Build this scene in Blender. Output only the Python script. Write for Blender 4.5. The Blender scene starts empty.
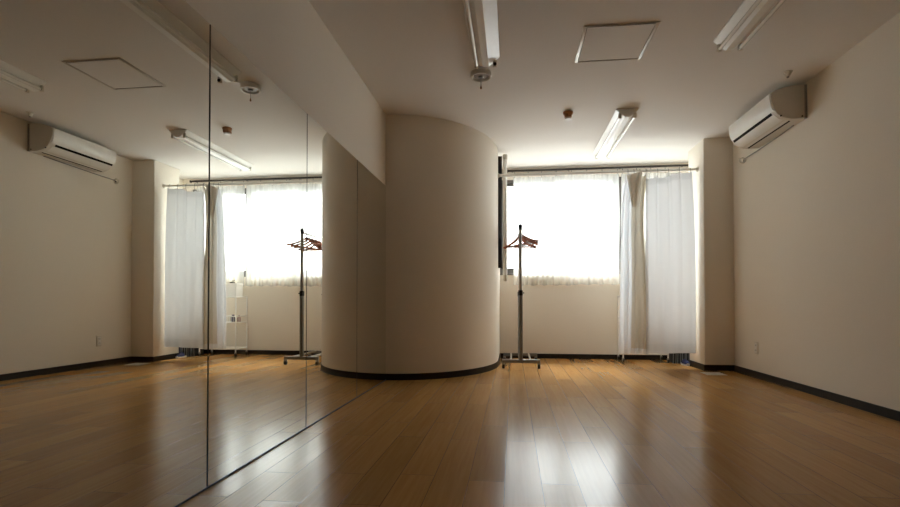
import bpy, bmesh, math, random
from math import pi, sin, cos, radians
from mathutils import Vector, Matrix

random.seed(7)
scene = bpy.context.scene
COL = scene.collection

# ------------------------------------------------------------------ materials
def new_mat(name):
    m = bpy.data.materials.new(name)
    m.use_nodes = True
    nt = m.node_tree
    b = nt.nodes["Principled BSDF"]
    return m, nt, b

def mat(name, color, rough=0.5, metal=0.0, noise=40.0, var=0.06, bump=0.0, spec=0.5, coat=0.0):
    """procedural material: colour gently varied by noise, optional fine bump"""
    m, nt, b = new_mat(name)
    N, L = nt.nodes, nt.links
    tc = N.new("ShaderNodeTexCoord")
    nz = N.new("ShaderNodeTexNoise"); nz.inputs["Scale"].default_value = noise; nz.inputs["Detail"].default_value = 4
    L.new(tc.outputs["Object"], nz.inputs["Vector"])
    rp = N.new("ShaderNodeValToRGB")
    c = Vector(color)
    rp.color_ramp.elements[0].position = .3; rp.color_ramp.elements[1].position = .7
    rp.color_ramp.elements[0].color = (*(c * (1 - var)), 1)
    rp.color_ramp.elements[1].color = (*[min(1, x * (1 + var)) for x in c], 1)
    L.new(nz.outputs["Fac"], rp.inputs["Fac"]); L.new(rp.outputs["Color"], b.inputs["Base Color"])
    b.inputs["Roughness"].default_value = rough; b.inputs["Metallic"].default_value = metal
    b.inputs["Specular IOR Level"].default_value = spec
    b.inputs["Coat Weight"].default_value = coat
    if bump:
        bp = N.new("ShaderNodeBump"); bp.inputs["Strength"].default_value = bump; bp.inputs["Distance"].default_value = .002
        L.new(nz.outputs["Fac"], bp.inputs["Height"]); L.new(bp.outputs["Normal"], b.inputs["Normal"])
    return m

def wood_mat(name, c1, c2, axis_scale=(3, 60, 60), rough=.35):
    m, nt, b = new_mat(name)
    N, L = nt.nodes, nt.links
    tc = N.new("ShaderNodeTexCoord"); mp = N.new("ShaderNodeMapping"); mp.inputs["Scale"].default_value = axis_scale
    nz = N.new("ShaderNodeTexNoise"); nz.inputs["Scale"].default_value = 1; nz.inputs["Detail"].default_value = 5
    rp = N.new("ShaderNodeValToRGB"); rp.color_ramp.elements[0].color = (*c1, 1); rp.color_ramp.elements[1].color = (*c2, 1)
    L.new(tc.outputs["Object"], mp.inputs["Vector"]); L.new(mp.outputs["Vector"], nz.inputs["Vector"])
    L.new(nz.outputs["Fac"], rp.inputs["Fac"]); L.new(rp.outputs["Color"], b.inputs["Base Color"])
    b.inputs["Roughness"].default_value = rough
    return m

def cloth_mat(name, color, transl=.5, transp=.1, weave=900):
    """thin woven fabric: part of the light passes through"""
    m, nt, b = new_mat(name)
    N, L = nt.nodes, nt.links
    out = N["Material Output"]; N.remove(b)
    tc = N.new("ShaderNodeTexCoord")
    nz = N.new("ShaderNodeTexNoise"); nz.inputs["Scale"].default_value = weave; nz.inputs["Detail"].default_value = 2
    L.new(tc.outputs["Object"], nz.inputs["Vector"])
    rp = N.new("ShaderNodeValToRGB"); c = Vector(color)
    rp.color_ramp.elements[0].color = (*(c * .95), 1); rp.color_ramp.elements[1].color = (*c, 1)
    L.new(nz.outputs["Fac"], rp.inputs["Fac"])
    d = N.new("ShaderNodeBsdfDiffuse"); t = N.new("ShaderNodeBsdfTranslucent"); tr = N.new("ShaderNodeBsdfTransparent")
    L.new(rp.outputs["Color"], d.inputs["Color"]); L.new(rp.outputs["Color"], t.inputs["Color"])
    m1 = N.new("ShaderNodeMixShader"); m1.inputs[0].default_value = transl
    m2 = N.new("ShaderNodeMixShader"); m2.inputs[0].default_value = transp
    L.new(d.outputs[0], m1.inputs[1]); L.new(t.outputs[0], m1.inputs[2])
    L.new(m1.outputs[0], m2.inputs[1]); L.new(tr.outputs[0], m2.inputs[2])
    L.new(m2.outputs[0], out.inputs["Surface"])
    return m

def glass_mat(name):
    m, nt, b = new_mat(name)
    N, L = nt.nodes, nt.links
    out = N["Material Output"]; N.remove(b)
    fr = N.new("ShaderNodeFresnel"); fr.inputs["IOR"].default_value = 1.45
    ge = N.new("ShaderNodeNewGeometry"); ir = N.new("ShaderNodeMapRange")     # same reflectance at both faces of the pane
    ir.inputs["To Min"].default_value = 1.45; ir.inputs["To Max"].default_value = 1 / 1.45
    L.new(ge.outputs["Backfacing"], ir.inputs["Value"]); L.new(ir.outputs[0], fr.inputs["IOR"])
    tr = N.new("ShaderNodeBsdfTransparent"); tr.inputs["Color"].default_value = (.95, .97, .96, 1)
    gl = N.new("ShaderNodeBsdfGlossy"); gl.inputs["Roughness"].default_value = .02
    mx = N.new("ShaderNodeMixShader")
    L.new(fr.outputs[0], mx.inputs[0]); L.new(tr.outputs[0], mx.inputs[1]); L.new(gl.outputs[0], mx.inputs[2])
    L.new(mx.outputs[0], out.inputs["Surface"])
    return m

def floor_mat():
    m, nt, b = new_mat("laminate_planks")
    N, L = nt.nodes, nt.links
    def math_(op, a, b_=None, v=None):
        n = N.new("ShaderNodeMath"); n.operation = op
        for i, s in enumerate((a, b_)):
            if s is None: continue
            if isinstance(s, (int, float)): n.inputs[i].default_value = s
            else: L.new(s, n.inputs[i])
        return n.outputs[0]
    geo = N.new("ShaderNodeNewGeometry")
    sep = N.new("ShaderNodeSeparateXYZ"); L.new(geo.outputs["Position"], sep.inputs[0])
    PW, PL = .1455, .915
    u = math_("DIVIDE", math_("ADD", sep.outputs["X"], .033 + PW * 40), PW)
    row = math_("FLOOR", u); fu = math_("FRACT", u)
    par = math_("MODULO", row, 2.0)
    wn0 = N.new("ShaderNodeTexWhiteNoise"); wn0.noise_dimensions = "1D"; L.new(row, wn0.inputs["W"])
    off = math_("ADD", math_("MULTIPLY", par, .31), math_("MULTIPLY", wn0.outputs["Value"], .06))
    v = math_("DIVIDE", math_("SUBTRACT", math_("ADD", sep.outputs["Y"], .915 * 20 - 2.626), off), PL)
    col_ = math_("FLOOR", v); fv = math_("FRACT", v)
    cmb = N.new("ShaderNodeCombineXYZ"); L.new(row, cmb.inputs[0]); L.new(col_, cmb.inputs[1])
    wn = N.new("ShaderNodeTexWhiteNoise"); wn.noise_dimensions = "3D"; L.new(cmb.outputs[0], wn.inputs["Vector"])
    # seams
    du = math_("MULTIPLY", math_("MINIMUM", fu, math_("SUBTRACT", 1.0, fu)), PW)
    dv = math_("MULTIPLY", math_("MINIMUM", fv, math_("SUBTRACT", 1.0, fv)), PL)
    dist = math_("MINIMUM", du, dv)
    seam = N.new("ShaderNodeMapRange"); seam.inputs["From Min"].default_value = .0004; seam.inputs["From Max"].default_value = .0016
    L.new(dist, seam.inputs["Value"])
    # grain, shifted per plank
    gv = N.new("ShaderNodeCombineXYZ")
    L.new(math_("ADD", math_("MULTIPLY", sep.outputs["X"], 55.0), math_("MULTIPLY", wn.outputs["Value"], 40.0)), gv.inputs[0])
    L.new(math_("MULTIPLY", sep.outputs["Y"], 2.2), gv.inputs[1])
    L.new(math_("MULTIPLY", wn.outputs["Value"], 17.0), gv.inputs[2])
    nz = N.new("ShaderNodeTexNoise"); nz.inputs["Scale"].default_value = 1; nz.inputs["Detail"].default_value = 5; nz.inputs["Distortion"].default_value = .4
    L.new(gv.outputs[0], nz.inputs["Vector"])
    rp = N.new("ShaderNodeValToRGB")
    rp.color_ramp.elements[0].position = .25; rp.color_ramp.elements[0].color = FLOOR_A
    rp.color_ramp.elements[1].position = .75; rp.color_ramp.elements[1].color = FLOOR_B
    L.new(nz.outputs["Fac"], rp.inputs["Fac"])
    tint = N.new("ShaderNodeMapRange"); tint.inputs["To Min"].default_value = .86; tint.inputs["To Max"].default_value = 1.08
    L.new(wn.outputs["Value"], tint.inputs["Value"])
    mul = N.new("ShaderNodeVectorMath"); mul.operation = "MULTIPLY"
    L.new(rp.outputs["Color"], mul.inputs[0]); L.new(tint.outputs[0], mul.inputs[1])
    mix = N.new("ShaderNodeMix"); mix.data_type = "RGBA"
    mix.inputs[6].default_value = (.05, .025, .012, 1)
    L.new(seam.outputs[0], mix.inputs[0]); L.new(mul.outputs[0], mix.inputs[7])
    L.new(mix.outputs[2], b.inputs["Base Color"])
    rr = N.new("ShaderNodeMapRange"); rr.inputs["To Min"].default_value = .15; rr.inputs["To Max"].default_value = .22
    L.new(wn.outputs["Value"], rr.inputs["Value"]); L.new(rr.outputs[0], b.inputs["Roughness"])
    b.inputs["Specular IOR Level"].default_value = .2
    # boards lie very slightly out of level with each other + seam groove
    bp = N.new("ShaderNodeBump"); bp.inputs["Strength"].default_value = .15; bp.inputs["Distance"].default_value = .001
    L.new(seam.outputs[0], bp.inputs["Height"])
    sub = N.new("ShaderNodeVectorMath"); sub.operation = "SUBTRACT"; sub.inputs[1].default_value = (.5, .5, .5)
    L.new(wn.outputs["Color"], sub.inputs[0])
    scl = N.new("ShaderNodeVectorMath"); scl.operation = "MULTIPLY"; scl.inputs[1].default_value = (.007, .006, 0)
    L.new(sub.outputs[0], scl.inputs[0])
    add = N.new("ShaderNodeVectorMath"); add.operation = "ADD"
    L.new(bp.outputs["Normal"], add.inputs[0]); L.new(scl.outputs[0], add.inputs[1])
    nrm = N.new("ShaderNodeVectorMath"); nrm.operation = "NORMALIZE"; L.new(add.outputs[0], nrm.inputs[0])
    L.new(nrm.outputs[0], b.inputs["Normal"])
    return m

FLOOR_A = (.41, .205, .060, 1)
FLOOR_B = (.50, .272, .092, 1)
M = {}
M["floor"] = floor_mat()
M["wall"] = mat("cream_wallpaper", (.81, .755, .665), .75, noise=260, var=.025, bump=.25, spec=.25)
M["ceiling"] = mat("ceiling_paper", (.77, .745, .71), .85, noise=200, var=.02, bump=.2, spec=.2)
M["rear"] = wood_mat("rear_falloff_brown", (.10, .055, .03), (.16, .09, .05), (30, 30, 1.5), .5)  # unseen rear wall, coloured dark to absorb light and steepen falloff
M["base"] = mat("dark_vinyl_skirting", (.016, .012, .009), .5, noise=30, spec=.25)
M["mirror"] = mat("silvered_mirror", (.83, .84, .80), .0, 1.0, noise=2, var=.01)
M["mirror_edge"] = mat("mirror_edge", (.03, .035, .03), .4)
M["channel"] = mat("dark_channel", (.03, .024, .02), .35, .4)
M["white_plastic"] = mat("white_plastic", (.78, .76, .71), .35, noise=15, var=.02)
M["ivory_plastic"] = mat("ivory_plastic", (.70, .66, .58), .4, noise=15, var=.02)
M["black"] = mat("black_plastic", (.012, .012, .013), .45, noise=25)
M["slot"] = mat("dark_slot", (.008, .007, .006), .8, spec=.1)
M["white_metal"] = mat("white_enamel", (.86, .86, .83), .28, noise=12, var=.02)
M["tube"] = mat("lamp_tube", (.83, .82, .78), .15, noise=10, var=.01)
M["silver"] = mat("silver_metal", (.62, .62, .60), .3, 1.0, noise=20, var=.04)
M["post"] = mat("satin_post", (.42, .42, .41), .35, .35, noise=30)
M["steel"] = mat("grey_steel", (.22, .22, .215), .38, .5, noise=30)
M["bronze"] = mat("bronze_aluminium", (.045, .038, .032), .4, .5, noise=25)
M["sash"] = mat("window_aluminium", (.13, .12, .11), .4, .4, noise=25)
M["brown"] = mat("brown_plastic", (.36, .17, .07), .45, noise=25)
M["alu"] = mat("aluminium_frame", (.55, .51, .45), .45, .3, noise=25, var=.03)
M["frame_shadow"] = mat("gap_shadow_brown", (.10, .07, .045), .6)
M["sheer"] = cloth_mat("sheer_net", (.93, .93, .90), .66, .42)
M["curtain"] = cloth_mat("white_curtain", (.82, .835, .865), .27, .0)
M["cream_curtain"] = cloth_mat("cream_curtain", (.70, .655, .57), .15, .0)
M["hem"] = cloth_mat("curtain_hem", (.78, .80, .83), .21, .0)
M["hanger"] = wood_mat("reddish_wood", (.20, .055, .02), (.36, .11, .045))
M["glass"] = glass_mat("window_glass")
M["paper"] = mat("white_card", (.80, .79, .75), .7, noise=20, var=.02)
M["navy"] = mat("navy_fabric", (.02, .03, .11), .8, noise=80)
M["charcoal"] = mat("charcoal_board", (.018, .019, .022), .6, noise=30)
M["greyboard"] = mat("grey_board", (.25, .26, .26), .6, noise=30)
M["purple"] = mat("purple_plastic", (.06, .04, .10), .4)
M["red"] = mat("dull_red_plastic", (.25, .07, .06), .4)
M["grey"] = mat("grey_plastic", (.30, .29, .27), .5)

# ------------------------------------------------------------------ mesh builder
class MB:
    def __init__(s): s.bm = bmesh.new()
    def box(s, x0, x1, y0, y1, z0, z1, bevel=0, seg=2):
        r = bmesh.ops.create_cube(s.bm, size=1)
        vs = r["verts"]
        for v in vs:
            v.co = Vector((x0 if v.co.x < 0 else x1, y0 if v.co.y < 0 else y1, z0 if v.co.z < 0 else z1))
        if bevel:
            es = list({e for v in vs for e in v.link_edges})
            bmesh.ops.bevel(s.bm, geom=es, offset=bevel, segments=seg, affect="EDGES", profile=.5)
        return s
    def tube(s, pts, r, n=12, cap=True, radii=None):
        pts = [Vector(p) for p in pts]
        rings = []
        prev = None
        for i, p in enumerate(pts):
            if i == 0: t = pts[1] - p
            elif i == len(pts) - 1: t = p - pts[i - 1]
            else: t = (pts[i + 1] - p).normalized() + (p - pts[i - 1]).normalized()
            t.normalize()
            if prev is None:
                a = Vector((0, 0, 1)) if abs(t.z) < .9 else Vector((1, 0, 0))
                x = t.cross(a).normalized()
            else:
                x = (prev - t * prev.dot(t)).normalized()
            prev = x; y = t.cross(x)
            rr = radii[i] if radii else r
            rings.append([s.bm.verts.new(p + (x * cos(2 * pi * k / n) + y * sin(2 * pi * k / n)) * rr) for k in range(n)])
        for a, b in zip(rings, rings[1:]):
            for k in range(n):
                s.bm.faces.new((a[k], a[(k + 1) % n], b[(k + 1) % n], b[k]))
        if cap:
            s.bm.faces.new(list(reversed(rings[0]))); s.bm.faces.new(rings[-1])
        return s
    def lathe(s, prof, c=(0, 0, 0), n=32):
        """prof: (radius, z) from one pole to the other"""
        c = Vector(c); rings = []
        for r, z in prof:
            if r < 1e-6: rings.append([s.bm.verts.new(c + Vector((0, 0, z)))])
            else: rings.append([s.bm.verts.new(c + Vector((r * cos(2 * pi * k / n), r * sin(2 * pi * k / n), z))) for k in range(n)])
        for a, b in zip(rings, rings[1:]):
            for k in range(n):
                if len(a) == 1 and len(b) == 1: continue
                if len(a) == 1: s.bm.faces.new((a[0], b[(k + 1) % n], b[k]))
                elif len(b) == 1: s.bm.faces.new((a[k], a[(k + 1) % n], b[0]))
                else: s.bm.faces.new((a[k], a[(k + 1) % n], b[(k + 1) % n], b[k]))
        return s
    def prism(s, poly, axis, a, b, bevel=0):
        """poly of 2D points, extruded along axis 0/1/2 from a to b"""
        def P(q, w):
            if axis == 0: return Vector((w, q[0], q[1]))
            if axis == 1: return Vector((q[0], w, q[1]))
            return Vector((q[0], q[1], w))
        A = [s.bm.verts.new(P(q, a)) for q in poly]; B = [s.bm.verts.new(P(q, b)) for q in poly]
        fs = [s.bm.faces.new(A), s.bm.faces.new(B)]
        n = len(poly)
        for k in range(n): s.bm.faces.new((A[k], A[(k + 1) % n], B[(k + 1) % n], B[k]))
        if bevel:
            es = [e for f in fs for e in f.edges]
            bmesh.ops.bevel(s.bm, geom=list(set(es)), offset=bevel, segments=3, affect="EDGES")
        return s
    def grid(s, fn, nu, nv):
        V = [[s.bm.verts.new(fn(i / nu, j / nv)) for j in range(nv + 1)] for i in range(nu + 1)]
        for i in range(nu):
            for j in range(nv):
                s.bm.faces.new((V[i][j], V[i + 1][j], V[i + 1][j + 1], V[i][j + 1]))
        return s
    def xform(s, mtx):
        bmesh.ops.transform(s.bm, matrix=mtx, verts=s.bm.verts); return s
    def build(s, name, material, parent=None, smooth=True, recalc=True, angle=35):
        if recalc: bmesh.ops.recalc_face_normals(s.bm, faces=s.bm.faces)
        me = bpy.data.meshes.new(name)
        o = bpy.data.objects.new(name, me); COL.objects.link(o)
        if parent is not None:
            # geometry is authored in the room's coordinates; store it relative to the thing's base
            r = parent
            off = Vector(r.location) if r.parent is None else Vector(r.parent.location)
            bmesh.ops.translate(s.bm, vec=-off, verts=s.bm.verts)
            o.parent = parent
        s.bm.to_mesh(me); s.bm.free()
        me.materials.append(material)
        if smooth:
            me.polygons.foreach_set("use_smooth", [True] * len(me.polygons))
            me.set_sharp_from_angle(angle=radians(angle))
        return o

def thing(name, label, cat, loc=(0, 0, 0), group=None):
    o = bpy.data.objects.new(name, None); COL.objects.link(o)
    o.location = loc; o.empty_display_size = .1
    return tag(o, label, cat, group)

def tag(o, label, cat, group=None):
    o["label"] = label; o["category"] = cat
    if group: o["group"] = group
    return o

def struct(o):
    o["kind"] = "structure"; return o

def dup(root, loc, label, group=None):
    r = root.copy(); COL.objects.link(r); r.location = loc; r["label"] = label
    if group: r["group"] = group
    for ch in list(root.children):
        c = ch.copy(); COL.objects.link(c); c.parent = r
        for g in list(ch.children):
            d = g.copy(); COL.objects.link(d); d.parent = c
    return r

# ------------------------------------------------------------------ room dimensions (metres)
XL, XM, XR = -1.182, -1.175, 2.336        # left wall, mirror face, right wall
YB, YF = 6.62, -5.5                        # window wall, unseen wall behind the camera, set deep for light falloff
ZC = 2.4875
CY, CA, CB = 5.806, 1.012, 1.236           # curved wall: ellipse centre / half axes
WX0, WX1, WZ0, WZ1 = -.165, 2.20, 1.10, 2.345

# floor, ceiling, walls
struct(MB().box(XL - .15, XR + .15, YF - .15, YB + .2, -.12, 0).build("floor", M["floor"], smooth=False))
struct(MB().box(XL - .15, XR + .15, YF - .15, YB + .2, ZC, ZC + .12).build("ceiling", M["ceiling"], smooth=False))
struct(MB().box(XL - .15, XL, YF - .15, YB + .2, 0, ZC).build("wall_left", M["wall"], smooth=False))
struct(MB().box(XR, XR + .15, YF - .15, YB + .2, 0, ZC).build("wall_right", M["wall"], smooth=False))
struct(MB().box(XL, XR, YF - .15, YF, 0, ZC).build("wall_front", M["rear"], smooth=False))
w = MB()
w.box(XL, WX0, YB, YB + .2, 0, ZC); w.box(WX1, XR, YB, YB + .2, 0, ZC)
w.box(WX0, WX1, YB, YB + .2, 0, WZ0); w.box(WX0, WX1, YB, YB + .2, WZ1, ZC)
struct(w.build("wall_back", M["wall"], smooth=False))

def curve_pts(d=0.0, n=48):
    return [(XL + (CA + d) * sin(t), CY - (CB + d) * cos(t)) for t in [pi / 2 * i / n for i in range(n + 1)]]
foot = curve_pts() + [(XL + CA, YB), (XL, YB)]
struct(MB().prism(foot, 2, 0, ZC).build("wall_curved", M["wall"], angle=20))
struct(MB().prism(curve_pts(.009) + [(XL + CA + .009, YB)] + [(XL + CA, YB)] + list(reversed(curve_pts())), 2, 0, .06).build("baseboard_curved", M["base"], angle=20))
# pillar in the far right corner
PX, PY0, PY1 = 2.034, 5.652, 6.12
struct(MB().box(PX, XR, PY0, PY1, 0, ZC, bevel=.006).build("wall_pillar", M["wall"]))
struct(MB().box(PX - .009, XR, PY0 - .009, PY0, 0, .06).box(PX - .009, PX, PY0, PY1, 0, .06).build("baseboard_pillar", M["base"], smooth=False))
struct(MB().box(XR - .009, XR, YF, PY0 - .009, 0, .06).build("baseboard_right", M["base"], smooth=False))
struct(MB().box(XL + CA + .009, XR, YB - .009, YB, 0, .06).build("baseboard_back", M["base"], smooth=False))

# ------------------------------------------------------------------ window
win = bpy.data.objects.new("window_1", None); COL.objects.link(win)
win.location = ((WX0 + WX1) / 2, YB, WZ0); struct(win)
FY0, FY1 = YB + .03, YB + .13
f = MB()
f.box(WX0, WX1, FY0, FY1, WZ0, WZ0 + .035); f.box(WX0, WX1, FY0, FY1, WZ1 - .035, WZ1)
f.box(WX0, WX0 + .035, FY0, FY1, WZ0 + .035, WZ1 - .035); f.box(WX1 - .035, WX1, FY0, FY1, WZ0 + .035, WZ1 - .035)
f.box(1.325, 1.395, FY0, FY1, WZ0 + .035, WZ1 - .035)
struct(f.build("window_frame", M["sash"], win, smooth=False))
struct(MB().box(WX0, WX1, YB - .012, FY0, WZ0 - .014, WZ0 + .004, bevel=.003).build("window_sill", M["sash"], win))
def sash(x0, x1, y):
    s_ = MB(); z0, z1 = WZ0 + .035, WZ1 - .035
    s_.box(x0, x0 + .035, y, y + .025, z0, z1); s_.box(x1 - .035, x1, y, y + .025, z0, z1)
    s_.box(x0 + .035, x1 - .035, y, y + .025, z0, z0 + .045); s_.box(x0 + .035, x1 - .035, y, y + .025, z1 - .035, z1)
    o = struct(s_.build("sash", M["sash"], win, smooth=False))
    struct(MB().box(x0 + .035, x1 - .035, y + .010, y + .015, z0 + .045, z1 - .035).build("pane", M["glass"], o, smooth=False))
sash(WX0 + .035, .615, FY0 + .05); sash(.58, 1.325, FY0 + .015)
sash(1.395, 1.80, FY0 + .05); sash(1.765, WX1 - .035, FY0 + .015)
struct(MB().box(.930, .955, FY0 - .012, FY0 + .014, WZ0 + .03, WZ0 + .065, bevel=.004).tube([(.942, FY0 - .012, WZ0 + .05), (.942, FY0 - .03, WZ0 + .075)], .006).build("window_latch", M["black"], win))

# sheer curtains hung from the dark rail
rail = thing("curtain_rail", "dark brown curtain rail high on the window wall", "curtain rail", (1.06, 6.575, 2.445))
MB().box(-.06, 2.185, 6.56, 6.59, 2.434, 2.456, bevel=.004).build("track", M["bronze"], rail)
for x in (.0, .72, 1.36, 2.12):
    MB().box(x - .012, x + .012, 6.59, YB, 2.438, 2.452).build("bracket", M["bronze"], rail)
for x in (-.064, 2.189):
    MB().box(x - .006, x + .006, 6.555, 6.595, 2.428, 2.460, bevel=.003).build("end_cap", M["bronze"], rail)

def sheer(x0, x1, label, ph, amp, freq, ztop=2.365, zbot=.95, bunch=None, yc=6.572):
    def fn(u, v):
        x = x0 + (x1 - x0) * u
        zt = ztop - .006 * abs(sin(pi * u * 9))
        zb = zbot + .006 * sin(u * 31 + ph)
        z = zb + (zt - zb) * v
        a = amp * (.55 + .45 * (1 - v))
        if bunch: a *= 1 + .35 * math.exp(-((x - bunch) / .09) ** 2)
        y = yc + a * sin(2 * pi * freq * u + ph + .5 * sin(5 * u + ph)) + .35 * a * sin(2 * pi * freq * 2.3 * u + 2 * ph)
        return Vector((x + .004 * sin(9 * v + 40 * u), y, z))
    t = thing("sheer_curtain", label, "sheer curtain", ((x0 + x1) / 2, yc, zbot), "white net curtains at the window")
    MB().grid(lambda u, v: fn(u, .028 + .972 * v), 240, 24).build("net", M["sheer"], t, recalc=False, angle=80)
    h = MB().grid(lambda u, v: fn(u, .03 * v) + Vector((0, -.0008, 0)), 240, 2)
    h.build("hem", M["sheer"], t, recalc=False, angle=80)
    n = max(2, int((x1 - x0) / .16))
    for k in range(n + 1):
        x = x0 + .02 + (x1 - x0 - .04) * k / n
        MB().tube([(x, 6.572, 2.345), (x, 6.574, 2.42), (x, 6.576, 2.4335)], .004, 8).build("hook", M["grey"], t)
sheer(.008, .74, "white net curtain at the left end of the window, behind the clothes rack", .3, .009, 12, bunch=.60, yc=6.583)
sheer(.545, 1.345, "white net curtain covering the middle of the window left of the long curtain", 1.7, .008, 10, zbot=.955, yc=6.556)
sheer(1.368, 2.10, "white net curtain on the right part of the window behind the long curtain", 2.6, .014, 9)

# ------------------------------------------------------------------ white tension rod and the long curtains
RZ, RY = 2.200, 5.82
rod = thing("tension_rod", "long white tension rod spanning from the curved wall to the pillar", "rod", (.93, RY, RZ))
MB().tube([(-.155, RY, RZ), (.95, RY, RZ)], .017, 16).build("outer_tube", M["white_metal"], rod)
MB().tube([(.95, RY, RZ), (2.02, RY, RZ)], .0145, 16).build("inner_tube", M["white_metal"], rod)
for x0, x1 in ((-.1705, -.150), (2.0335, 2.012)):
    MB().tube([(x0, RY, RZ), (x0 + (x1 - x0) * .5, RY, RZ), (x1, RY, RZ)], .02, 20, radii=[.030, .028, .019]).build("end_pad", M["ivory_plastic"], rod)

def pinch(u, n):      # how strongly the header is pinched at this spot
    return max(0, cos(2 * pi * n * u)) ** 6

def flat_fn(u, v):
    x = 1.478 + u * (1.995 - 1.478)
    q = min(1, max(0, (u - .50) / .08)); q = q * q * (3 - 2 * q)
    zt = 2.122 + .036 * q + .012 * u - .010 * (1 - pinch(u, 4)) ; zb = .155 + .012 * u
    z = zb + (zt - zb) * v
    top = v ** 3
    y = RY - .004 - .010 * pinch(u, 4) * top - .012 * q * top + .012 * sin(2 * pi * 1.6 * u + .6) * (1 - .5 * v) + .004 * sin(2 * pi * 5 * u) * (1 - v)
    x += .012 * sin(3 * v) * (u - .5) - .035 * u * v ** 4
    return Vector((x, y, z))
lc = thing("curtain", "long white curtain hanging flat from the rod beside the pillar", "curtain", (1.74, RY, .15), "long curtains on the rod")
MB().grid(lambda u, v: flat_fn(u, .052 + .914 * v), 120, 80).build("cloth", M["curtain"], lc, recalc=False, angle=80)
MB().grid(lambda u, v: flat_fn(u, .053 * v) + Vector((0, -.0008, 0)), 120, 4).build("hem", M["hem"], lc, recalc=False, angle=80)
MB().grid(lambda u, v: flat_fn(u, .965 + .035 * v) + Vector((0, -.0008, 0)), 120, 3).build("header_tape", M["hem"], lc, recalc=False, angle=80)
for k in range(5):
    x = 1.490 + .115 * k
    MB().tube([(x, RY - .004, 2.118 if k < 3 else 2.14), (x, RY - .020, 2.16), (x, RY - .019, 2.208), (x, RY, 2.2195), (x, RY + .018, 2.208)], .003, 8).build("hook", M["grey"], lc)

def bunch_fn(u, v):
    # gathered panel: narrow at the top, pulled to one side, deep folds
    w0 = 1.165 + .075 * v ** .8 + .045 * math.exp(-((v - .94) / .08) ** 2) * 0
    xl = 1.165 + .052 * v + .045 * max(0, (v - .8) / .2) ** 2
    xr = 1.505 - .03 * math.exp(-((v - .75) / .2) ** 2)
    x = xl + (xr - xl) * u
    zb = .150 - .004 * sin(8 * u); zt = 2.165 - .02 * abs(sin(3 * pi * u))
    z = zb + (zt - zb) * v
    fold = sin(2 * pi * 3.6 * u + .8 * sin(4 * v) + .7)
    y = RY + .010 - .030 * fold * (.55 + .45 * (1 - abs(v - .5)))
    y -= .012 * sin(2 * pi * 8.3 * u + 2 * v)
    x += .012 * cos(2 * pi * 3.6 * u + .7)
    return Vector((x, y, z))
bc = thing("curtain", "long cream curtain gathered in deep folds, left of the flat white curtain", "curtain", (1.33, RY, .15), "long curtains on the rod")
MB().grid(lambda u, v: bunch_fn(.46 * u, .028 + .972 * v), 70, 80).build("cloth", M["curtain"], bc, recalc=False, angle=80)
bl = MB().grid(lambda u, v: bunch_fn(.46 + .54 * u, .028 + .972 * v), 80, 80).build("beige_half", M["cream_curtain"], bc, recalc=False, angle=80)  # darker beige stands in for the wall showing through the cloth
bl["label"] = "beige half of the curtain, toned like the wall showing through"
# the loose flap that is folded over near the top
def flap_fn(u, v):
    x = 1.265 + .17 * u * (1 - .72 * v) + .055 * v
    z = 2.14 - .36 * v + .05 * u * (1 - v)
    y = RY - .045 - .02 * sin(pi * u) - .008 * sin(2 * pi * 2.5 * u + 2 * v)
    return Vector((x, y, z))
MB().grid(flap_fn, 30, 24).build("folded_flap", M["cream_curtain"], bc, recalc=False, angle=80)
MB().grid(lambda u, v: bunch_fn(u, .029 * v) + Vector((0, -.0008, 0)), 140, 3).build("hem", M["hem"], bc, recalc=False, angle=80)
for k in range(4):
    x = 1.285 + .065 * k
    MB().tube([(x, RY - .004, 2.14), (x, RY - .020, 2.16), (x, RY - .019, 2.208), (x, RY, 2.2195), (x, RY + .018, 2.208)], .003, 8).build("hook", M["grey"], bc)

# ------------------------------------------------------------------ upright white tube with dark strip at the end of the curved wall
up = thing("wall_rail", "upright white rail with a black strip on the end of the curved wall", "rail", (-.17, 5.90, .985))
MB().box(-.1695, -.125, 5.895, 5.925, 1.13, 2.445).build("black_strip", M["black"], up, smooth=False)
MB().tube([(-.090, 5.905, 1.00), (-.090, 5.905, 2.455)], .026, 20).build("white_tube", M["white_metal"], up)
MB().lathe([(0, .972), (.016, .976), (.025, .99), (.0285, 1.02), (.0285, 1.045), (.026, 1.046)], (-.090, 5.905, 0), 20).build("end_cap", M["ivory_plastic"], up)
MB().lathe([(.026, 2.405), (.0285, 2.406), (.0285, 2.45), (.022, 2.468), (0, 2.472)], (-.090, 5.905, 0), 20).build("end_cap", M["ivory_plastic"], up)
for z in (1.17, 2.23):
    MB().box(-.17, -.095, 5.925, 5.945, z - .025, z + .025, bevel=.004).build("bracket", M["grey"], up)

# ------------------------------------------------------------------ mirrors
edges = [-1.918, -.985, -.052, .881, 1.815, 2.748, 3.686, 4.562]
mlabels = ["wall mirror panel beside and behind the camera position, farthest from the curved wall",
           "wall mirror panel, sixth from the curved wall", "wall mirror panel, fifth from the curved wall",
           "wall mirror panel at the photo's left edge, reflecting the air conditioner",
           "wall mirror panel between two dark seams, reflecting the window and white storage cart",
           "wall mirror panel, second from the curved wall, reflecting that wall's rounded edge",
           "narrow-looking wall mirror panel meeting the curved wall at its base"]
for i in range(3, 7):
    y0, y1 = edges[i] + .004, edges[i + 1] - .004
    t = thing("mirror_panel", mlabels[i], "mirror", (XL, (y0 + y1) / 2, .0075), "tall mirror panels on the left wall")
    MB().box(XL + .0005, XM - .0012, y0, y1, .0075, 1.814).build("backing", M["mirror_edge"], t, smooth=False)
    MB().box(XM - .0012, XM, y0 + .001, y1 - .001, .008, 1.813).build("glass", M["mirror"], t, smooth=False)
struct(MB().box(XL, XM + .002, edges[3], edges[-1], 0, .007).build("trim_1", M["channel"], smooth=False))
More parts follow.
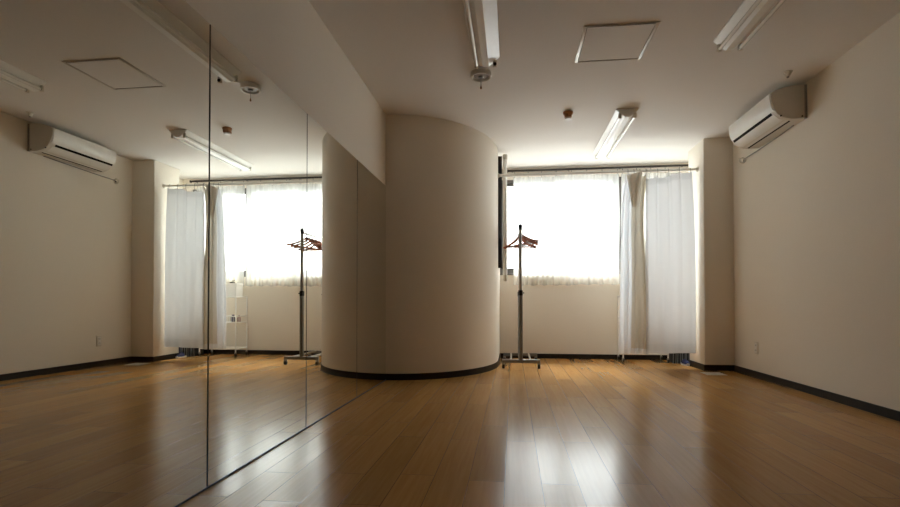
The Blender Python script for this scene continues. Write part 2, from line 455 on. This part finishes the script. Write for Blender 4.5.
struct(MB().box(XL, XL + .009, YF, edges[3] - .002, 0, .06).build("baseboard_left", M["base"], smooth=False))

# ------------------------------------------------------------------ air conditioner
ac = thing("air_conditioner", "white wall-mounted air conditioner high on the right wall", "air conditioner", (XR, 4.70, 2.195))
A0, A1 = 4.305, 5.10
prof = [(XR, 2.20), (2.24, 2.197), (2.19, 2.203), (2.152, 2.217), (2.115, 2.245), (2.088, 2.290), (2.075, 2.335), (2.068, 2.395),
        (2.075, 2.417), (2.10, 2.434), (2.17, 2.455), (2.25, 2.468), (XR, 2.470)]
MB().prism(prof, 1, A0, A1, bevel=.004).build("body", M["ivory_plastic"], ac)
MB().prism([(2.100, 2.278), (2.088, 2.293), (2.0755, 2.336), (2.069, 2.393), (2.0745, 2.414), (2.068, 2.417), (2.0625, 2.394), (2.069, 2.334), (2.082, 2.288), (2.094, 2.272)], 1, A0 + .014, A1 - .012).build("front_panel", M["white_plastic"], ac)
MB().prism([(2.1125, 2.254), (2.150, 2.221), (2.222, 2.201), (2.221, 2.196), (2.148, 2.215), (2.1075, 2.250)], 1, A0 + .045, A1 - .03).build("louver", M["white_plastic"], ac)
MB().prism([(2.112, 2.256), (2.100, 2.276), (2.0955, 2.2725), (2.107, 2.2525)], 1, A0 + .065, A1 - .025).build("air_slot", M["slot"], ac)
MB().prism([(2.236, 2.199), (2.224, 2.2005), (2.2235, 2.1945), (2.2355, 2.193)], 1, A0 + .05, A1 - .03).build("air_slot", M["slot"], ac)
MB().prism([(XR, 2.197), (XR, 2.466), (2.318, 2.466), (2.318, 2.197)], 1, A0 - .004, A0 + .01).build("side_seam", M["grey"], ac)
MB().tube([(2.142, A0 - .003, 2.226), (2.142, A0 + .004, 2.226)], .006, 12).build("screw_cover", M["slot"], ac)
MB().tube([(2.30, A0 - .003, 2.215), (2.30, A0 + .004, 2.215)], .006, 12).build("screw_cover", M["slot"], ac)
cord = [(2.31, 4.45, 2.19), (2.322, 4.7, 2.185), (2.324, 5.05, 2.176), (2.316, 5.25, 2.170), (2.31, 5.35, 2.166)]
ring = [(2.303 + .026 * cos(a), 5.365, 2.160 + .026 * sin(a)) for a in [2.4 + 2 * pi * k / 20 for k in range(19)]]
MB().tube(cord, .0055, 10).build("power_cord", M["grey"], ac)
MB().tube(ring, .0075, 10).build("cord_loop", M["ivory_plastic"], ac)
MB().box(2.322, XR, 5.37, 5.395, 2.147, 2.172, bevel=.004).build("cord_plug", M["black"], ac)

cap = thing("ceiling_fitting", "small white cone-shaped ceiling fitting just above the air conditioner", "ceiling fitting", (2.092, 4.10, ZC))
MB().lathe([(0, 2.4875), (.032, 2.4875), (.032, 2.482), (.022, 2.478), (.014, 2.452), (0, 2.450)], (2.092, 4.10, 0), 24).build("cone", M["ivory_plastic"], cap)
MB().lathe([(0, 2.4515), (.009, 2.451), (.009, 2.443), (0, 2.441)], (2.092, 4.10, 0), 16).build("tip", M["grey"], cap)

# ------------------------------------------------------------------ fluorescent batten lights
def batten(cx, y0, y1, label, tubes):
    t = thing("ceiling_light", label, "ceiling light", (cx, (y0 + y1) / 2, ZC), "fluorescent ceiling lights")
    sec = [(cx - .100, ZC), (cx + .100, ZC), (cx + .099, ZC - .008), (cx + .022, ZC - .073), (cx - .022, ZC - .073), (cx - .099, ZC - .008)]
    MB().prism(sec, 1, y0, y1).build("housing", M["white_metal"], t, angle=15)
    for s_ in (-1, 1):
        x = cx + s_ * .066; z = ZC - .0665
        for k, y in enumerate((y0 + .012, y1 - .012)):
            h = MB().box(x - .014, x + .014, y - .009, y + .009, z - .018, ZC - .034, bevel=.004)
            sk = h.build("socket", M["ivory_plastic"], t)
            yy = (y + .009, y + .013) if k == 0 else (y - .013, y - .009)
            MB().tube([(x, yy[0], z), (x, yy[1], z)], .0125, 16).build("contact_ring", M["black"], sk)
        if s_ in tubes:
            tb = MB().tube([(x, y0 + .034, z), (x, y1 - .034, z)], .0125, 20).build("tube", M["tube"], t)
            for a, b in ((y0 + .0255, y0 + .040), (y1 - .040, y1 - .0255)):
                MB().tube([(x, a, z), (x, b, z)], .0132, 20).build("tube_cap", M["silver"], tb)
    return t
batten(1.040, 4.700, 6.010, "fluorescent ceiling light nearest the window", (-1, 1))
batten(-.190, 2.290, 3.575, "fluorescent ceiling light close to the mirror wall, ending at the round fitting", (-1,))
batten(1.443, 2.260, 3.545, "fluorescent ceiling light nearest the right wall at the photo's top edge", (-1, 1))

# round fitting with pull cord
rf = thing("ceiling_fitting", "round white ceiling fitting with a short hanging pull cord", "ceiling fitting", (-.239, 3.809, ZC))
c = (-.239, 3.809, 0)
MB().lathe([(0, ZC), (.070, ZC), (.079, ZC - .006), (.081, ZC - .036), (.078, ZC - .044), (.070, ZC - .044), (.066, ZC - .036), (.05, ZC - .022), (0, ZC - .018)], c, 40).build("rim", M["ivory_plastic"], rf)
MB().lathe([(0, ZC - .017), (.055, ZC - .024), (.052, ZC - .034), (.022, ZC - .036), (.018, ZC - .046), (0, ZC - .048)], c, 32).build("core", M["grey"], rf)
MB().tube([(c[0], c[1], ZC - .046), (c[0], c[1], ZC - .105)], .0022, 8).build("pull_cord", M["grey"], rf)
MB().lathe([(0, ZC - .103), (.003, ZC - .104), (.007, ZC - .122), (.006, ZC - .130), (0, ZC - .132)], c, 16).build("cord_weight", M["brown"], rf)

# small brown fitting
sf = thing("ceiling_socket", "small brown round ceiling fitting with a white end, near the far light", "ceiling fitting", (.511, 4.716, ZC))
c = (.511, 4.716, 0)
MB().lathe([(0, ZC), (.045, ZC), (.046, ZC - .012), (.040, ZC - .024), (.034, ZC - .028), (.034, ZC - .052), (0, ZC - .052)], c, 32).build("body", M["brown"], sf)
for k in range(4):
    a = pi / 4 + k * pi / 2
    MB().tube([(c[0] + .037 * cos(a), c[1] + .037 * sin(a), ZC - .026), (c[0] + .037 * cos(a), c[1] + .037 * sin(a), ZC - .050)], .005, 8).build("rib", M["brown"], sf)
MB().lathe([(0, ZC - .052), (.031, ZC - .052), (.033, ZC - .058), (.029, ZC - .067), (0, ZC - .068)], c, 32).build("end_cap", M["white_plastic"], sf)

# ------------------------------------------------------------------ ceiling hatch
hx0, hx1, hy0, hy1 = .452, .922, 3.255, 3.735
ht = thing("ceiling_hatch", "square aluminium-framed access hatch in the ceiling", "ceiling hatch", ((hx0 + hx1) / 2, (hy0 + hy1) / 2, ZC))
fw = .017
def bar(x0, x1, y0, y1):
    return MB().box(x0, x1, y0, y1, ZC - .007, ZC, bevel=.002)
for a in ((hx0, hx0 + .022, hy0, hy1), (hx1 - .022, hx1, hy0, hy1), (hx0 + .022, hx1 - .022, hy0, hy0 + .005), (hx0 + .022, hx1 - .022, hy1 - .005, hy1)):
    bar(*a).build("frame_bar", M["alu"], ht)
MB().box(hx0 + .026, hx1 - .026, hy0 + .019, hy1 - .019, ZC - .006, ZC).build("panel", M["ceiling"], ht, smooth=False)
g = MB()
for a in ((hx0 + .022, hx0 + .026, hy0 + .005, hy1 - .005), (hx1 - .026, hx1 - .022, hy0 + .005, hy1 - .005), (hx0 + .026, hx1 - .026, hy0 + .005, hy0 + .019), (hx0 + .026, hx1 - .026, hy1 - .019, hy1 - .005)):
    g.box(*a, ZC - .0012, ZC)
g.build("gap_shadow", M["frame_shadow"], ht, smooth=False)  # brown strips paint the hatch's shadow lines, widest at front and rear

# ------------------------------------------------------------------ outlet on right wall, plate on floor
ol = thing("wall_outlet", "small cream electric outlet low on the right wall", "outlet", (XR, 5.169, .226))
MB().box(XR - .008, XR, 5.134, 5.204, .226, .346, bevel=.003).build("plate", M["ivory_plastic"], ol)
MB().box(XR - .0095, XR - .007, 5.147, 5.191, .241, .331, bevel=.0008).build("insert", M["white_plastic"], ol)
for z in (.262, .31):
    m_ = MB()
    for dy in (-.008, .008): m_.box(XR - .0102, XR - .009, 5.169 + dy - .0015, 5.169 + dy + .0015, z - .008, z + .008)
    m_.build("slots", M["slot"], ol, smooth=False)

fp = thing("floor_plate", "flat metal floor outlet plate by the foot of the pillar", "floor plate", (2.02, 5.38, 0))
MB().box(1.925, 2.115, 5.285, 5.475, 0, .003, bevel=.001).build("plate", M["alu"], fp)
for x in (1.975, 2.065):
    MB().box(x - .036, x + .036, 5.30, 5.46, .003, .0065, bevel=.0015).build("lid", M["silver"], fp)

# ------------------------------------------------------------------ clothes rack
PXR, RY0, RY1 = .084, 5.56, 6.26
rk = thing("clothes_rack", "grey steel rolling clothes rack beside the curved wall", "clothes rack", (PXR, (RY0 + RY1) / 2, 0))
for y in (RY0, RY1):
    MB().tube([(PXR, y, .095), (PXR, y, .84)], .0245, 20).build("lower_post", M["steel"], rk)
    MB().tube([(PXR, y, .84), (PXR, y, 1.53)], .0175, 20).build("upper_post", M["post"], rk)
    cl = MB().lathe([(.0175, .800), (.0265, .802), (.0275, .845), (.025, .858), (.0175, .860)], (PXR, y, 0), 24).build("collar", M["black"], rk)
    MB().tube([(PXR + .028, y, .83), (PXR + .036, y, .83), (PXR + .040, y, .83)], .007, 12).build("locking_knob", M["black"], cl)
    MB().lathe([(0, 1.525), (.021, 1.526), (.022, 1.55), (.021, 1.575), (.014, 1.588), (0, 1.590)], (PXR, y, 0), 20).build("top_cap", M["black"], rk)
    MB().box(-.118, .295, y - .018, y + .018, .062, .100, bevel=.005).build("foot_bar", M["steel"], rk)
    for x in (-.104, .281):
        cs = MB().box(x - .016, x + .016, y - .016, y + .016, .032, .063, bevel=.003).build("caster", M["grey"], rk)
        MB().tube([(x - .013, y, .025), (x + .013, y, .025)], .025, 20).build("wheel", M["black"], cs)
MB().tube([(PXR, RY0 - .02, 1.542), (PXR, RY1 + .02, 1.542)], .0125, 16).build("hanging_rail", M["silver"], rk)
for x in (-.022, .192):
    MB().tube([(x, RY0 + .016, .092), (x, RY1 - .016, .092)], .011, 12).build("side_bar", M["silver"], rk)

def make_hanger(y, yaw, label, roll=0.0):
    t = thing("clothes_hanger", label, "hanger", (PXR, y, 1.5555), "wooden hangers on the clothes rack")
    z0 = 1.5555
    n = 18
    def arm(s_):
        pts = []; rad = []
        for k in range(n + 1):
            q = k / n
            pts.append((PXR + s_ * (.010 + .205 * q), y - .018 * q * q, z0 - .062 - .118 * (q ** .85) - .010 * sin(pi * q)))
            rad.append(.0112 - .002 * q + (.002 if q > .85 else 0))
        return MB().tube(pts, .012, 12, radii=rad)
    for s_ in (-1, 1):
        arm(s_).build("arm", M["hanger"], t)
    MB().tube([(PXR - .185, y - .013, z0 - .172), (PXR + .185, y - .013, z0 - .172)], .0062, 10).build("bar", M["hanger"], t)
    MB().lathe([(0, z0 - .085), (.014, z0 - .083), (.017, z0 - .066), (.012, z0 - .050), (0, z0 - .048)], (PXR, y, 0), 16).build("neck", M["hanger"], t)
    hk = [(PXR, y, z0 - .052), (PXR, y, z0 - .035)] + [(PXR + .0165 * sin(a), y, z0 - .0135 - .0165 * cos(a)) for a in [pi * 2 * k / 22 for k in range(1, 17)]]
    MB().tube(hk, .0022, 8).build("hook", M["silver"], t)
    t.rotation_euler = (0, roll, yaw)
    return t
hlab = ["reddish wooden hanger nearest the front post of the rack", "reddish wooden hanger second from the front post of the rack",
        "reddish wooden hanger in the middle of the rack's five hangers", "reddish wooden hanger second from the window on the rack",
        "reddish wooden hanger closest to the window on the rack"]
hy = [5.715, 5.785, 5.875, 5.965, 6.06]
hyaw = [-29, -27, -22, -25, -20]
for k in range(5):
    make_hanger(hy[k], radians(hyaw[k]), hlab[k], radians((-7, -4, -2.5, 1.5, 3)[k]))

# ------------------------------------------------------------------ white storage cart behind the curtain
X0, X1, Y0, Y1 = 1.325, 1.845, 6.285, 6.565
ct = thing("storage_cart", "white wire storage cart on casters behind the long curtain", "cart", ((X0 + X1) / 2, (Y0 + Y1) / 2, 0))
for x in (X0, X1):
    for y in (Y0, Y1):
        MB().tube([(x, y, .055), (x, y, .815)], .0085, 12).build("post", M["white_metal"], ct)
        cs = MB().box(x - .011, x + .011, y - .012, y + .012, .034, .058, bevel=.003).build("caster", M["grey"], ct)
        MB().tube([(x - .010, y, .0225), (x + .010, y, .0225)], .0225, 16).build("wheel", M["black"], cs)
for z, hgt in ((.105, .012), (.455, .085), (.80, .012)):
    s_ = MB()
    for y in (Y0, Y1):
        for zz in ((z, z + hgt) if hgt > .05 else (z,)):
            s_.tube([(X0, y, zz), (X1, y, zz)], .007, 8)
    for x in (X0, X1):
        for zz in ((z, z + hgt) if hgt > .05 else (z,)):
            s_.tube([(x, Y0, zz), (x, Y1, zz)], .007, 8)
    for k in range(1, 18):
        x = X0 + (X1 - X0) * k / 18
        s_.tube([(x, Y0, z + .002), (x, Y1, z + .002)], .0028, 6)
        if hgt > .05:
            for y in (Y0, Y1): s_.tube([(x, y, z), (x, y, z + hgt)], .0028, 6)
    for k in range(1, 9):
        y = Y0 + (Y1 - Y0) * k / 9
        s_.tube([(X0, y, z - .001), (X1, y, z - .001)], .0028, 6)
        if hgt > .05:
            for x in (X0, X1): s_.tube([(x, y, z), (x, y, z + hgt)], .0028, 6)
    s_.build("shelf", M["white_metal"], ct)

bx = thing("storage_box", "white cardboard box on top of the storage cart", "box", (1.48, 6.42, .806))
MB().box(1.330, 1.640, 6.30, 6.465, .8065, .955, bevel=.003).build("base", M["paper"], bx)
MB().box(1.326, 1.644, 6.296, 6.469, .950, .985, bevel=.003).build("lid", M["paper"], bx)
cp = thing("clip", "small black spring clip lying on the white box", "clip", (1.45, 6.40, .985))
MB().prism([(1.42, .9855), (1.475, .9855), (1.468, 1.004), (1.428, 1.004)], 1, 6.375, 6.43, bevel=.002).build("jaw", M["black"], cp)
MB().tube([(1.448, 6.39, 1.003), (1.425, 6.385, 1.03), (1.425, 6.42, 1.03), (1.448, 6.415, 1.003)], .003, 8).build("wire_arm", M["black"], cp)

jr = tag(MB().lathe([(0, .4625), (.026, .4625), (.028, .47), (.028, .535), (.018, .548), (.018, .56), (0, .561)], (1.43, 6.40, 0), 20).build("jar", M["purple"]), "small dark purple jar on the cart's middle shelf", "jar")
j2 = tag(MB().lathe([(0, .4625), (.022, .4625), (.024, .47), (.024, .515), (.012, .528), (.012, .55), (0, .551)], (1.38, 6.46, 0), 20).build("bottle", M["red"]), "small dull red bottle on the cart's middle shelf", "bottle")

# dark slabs and a slipper standing behind the curtain, right of the cart
def slab(x, y, tilt, h, wd, label, body, edge):
    t = thing("folded_board", label, "board", (x, y, 0), "dark boards standing behind the curtain")
    MB().box(x - wd / 2, x + wd / 2, y - .10, y + .12, .004, h, bevel=.004).build("board", M[body], t)
    MB().box(x - wd / 2 - .0015, x - wd / 2 + .004, y - .104, y - .096, .0, h + .001).box(x + wd / 2 - .004, x + wd / 2 + .0015, y - .104, y - .096, .0, h + .001).build("edge_strip", M[edge], t)
    t.rotation_euler = (0, tilt, 0)
xs = [1.900, 1.952, 2.004, 2.058, 2.110]
sl = ["black board standing behind the curtain, right beside the white cart", "black board behind the curtain, second from the white cart",
      "black board behind the curtain, third from the white cart", "black board behind the curtain, fourth from the white cart",
      "navy board behind the curtain, farthest from the white cart"]
for k, x in enumerate(xs):
    slab(x, 6.33 if x < 2.02 else 6.36, radians((2.2, 1.8, 1.5, 1.2, .9)[k]), .36 - .01 * k, .032, sl[k], "charcoal" if k < 4 else "navy", "greyboard")

sp = thing("slipper", "blue slipper with a white sole on the floor beside the pillar", "slipper", (1.985, 6.10, 0))
def sole_fn(a, k):
    return Vector((1.985 + .036 * k * cos(a) * (1 + .12 * sin(a)), 6.11 + .10 * k * sin(a), 0))
s_ = MB(); n = 28
lo = [s_.bm.verts.new(sole_fn(2 * pi * i / n, 1) + Vector((0, 0, .0))) for i in range(n)]
hi = [s_.bm.verts.new(sole_fn(2 * pi * i / n, 1.03) + Vector((0, 0, .018))) for i in range(n)]
for i in range(n): s_.bm.faces.new((lo[i], lo[(i + 1) % n], hi[(i + 1) % n], hi[i]))
s_.bm.faces.new(lo); s_.bm.faces.new(hi)
s_.build("sole", M["paper"], sp)
def vamp(u, v):
    a = pi * u
    y = 6.02 + .11 * v
    wdt = .036 * math.sqrt(max(0, 1 - ((y - 6.11) / .104) ** 2)) + .002
    return Vector((1.985 - wdt * cos(a), y, .018 + (.012 + .038 * v) * sin(a)))
MB().grid(vamp, 16, 12).build("upper", M["navy"], sp, recalc=False)

# ------------------------------------------------------------------ daylight
world = bpy.data.worlds.new("overcast_sky"); scene.world = world; world.use_nodes = True
nt = world.node_tree; bg = nt.nodes["Background"]
tc = nt.nodes.new("ShaderNodeTexCoord"); sx = nt.nodes.new("ShaderNodeSeparateXYZ")
mr = nt.nodes.new("ShaderNodeMapRange"); mr.inputs["From Min"].default_value = -1; mr.inputs["From Max"].default_value = 1
rp = nt.nodes.new("ShaderNodeValToRGB")
for p_, k_ in ((.0, .12), (.49, .18), (.56, .35), (.75, 1.2), (1.0, 1.2)):
    e = rp.color_ramp.elements[0] if p_ == 0 else rp.color_ramp.elements[1] if p_ == 1.0 else rp.color_ramp.elements.new(p_)
    e.color = (.94 * k_, .965 * k_, 1.0 * k_, 1)
nt.links.new(tc.outputs["Generated"], sx.inputs[0]); nt.links.new(sx.outputs["Z"], mr.inputs["Value"])
nt.links.new(mr.outputs[0], rp.inputs["Fac"]); nt.links.new(rp.outputs["Color"], bg.inputs["Color"])
bg.inputs["Strength"].default_value = 6.5

sd = bpy.data.lights.new("hazy_sun", "SUN"); sd.energy = 10.0; sd.angle = radians(30); sd.color = (1, .97, .93)
so = bpy.data.objects.new("hazy_sun", sd); COL.objects.link(so)
d = Vector((.17, -1, -1.28)); so.rotation_euler = d.to_track_quat("-Z", "Y").to_euler(); so.location = (.5, 9, 5)

# ------------------------------------------------------------------ camera
cd = bpy.data.cameras.new("camera"); cam = bpy.data.objects.new("camera", cd); COL.objects.link(cam)
cam.location = (0, 0, .72)
cam.rotation_euler = (pi / 2 + .013526, 0, .124882)
cd.sensor_fit = "HORIZONTAL"; cd.sensor_width = 36; cd.lens = 500.46 / 900 * 36
cd.shift_y = 42.64 / 900
cd.clip_start = .02
scene.camera = cam

vs = scene.view_settings
scene.display_settings.display_device = "sRGB"
vs.view_transform = "Standard"; vs.look = "None"; vs.exposure = .82; vs.gamma = 1.0; vs.use_curve_mapping = False
cy = scene.cycles
cy.use_denoising = True
cy.max_bounces = 16; cy.diffuse_bounces = 10; cy.glossy_bounces = 6; cy.transmission_bounces = 8; cy.transparent_max_bounces = 12
cy.sample_clamp_indirect = 8.0
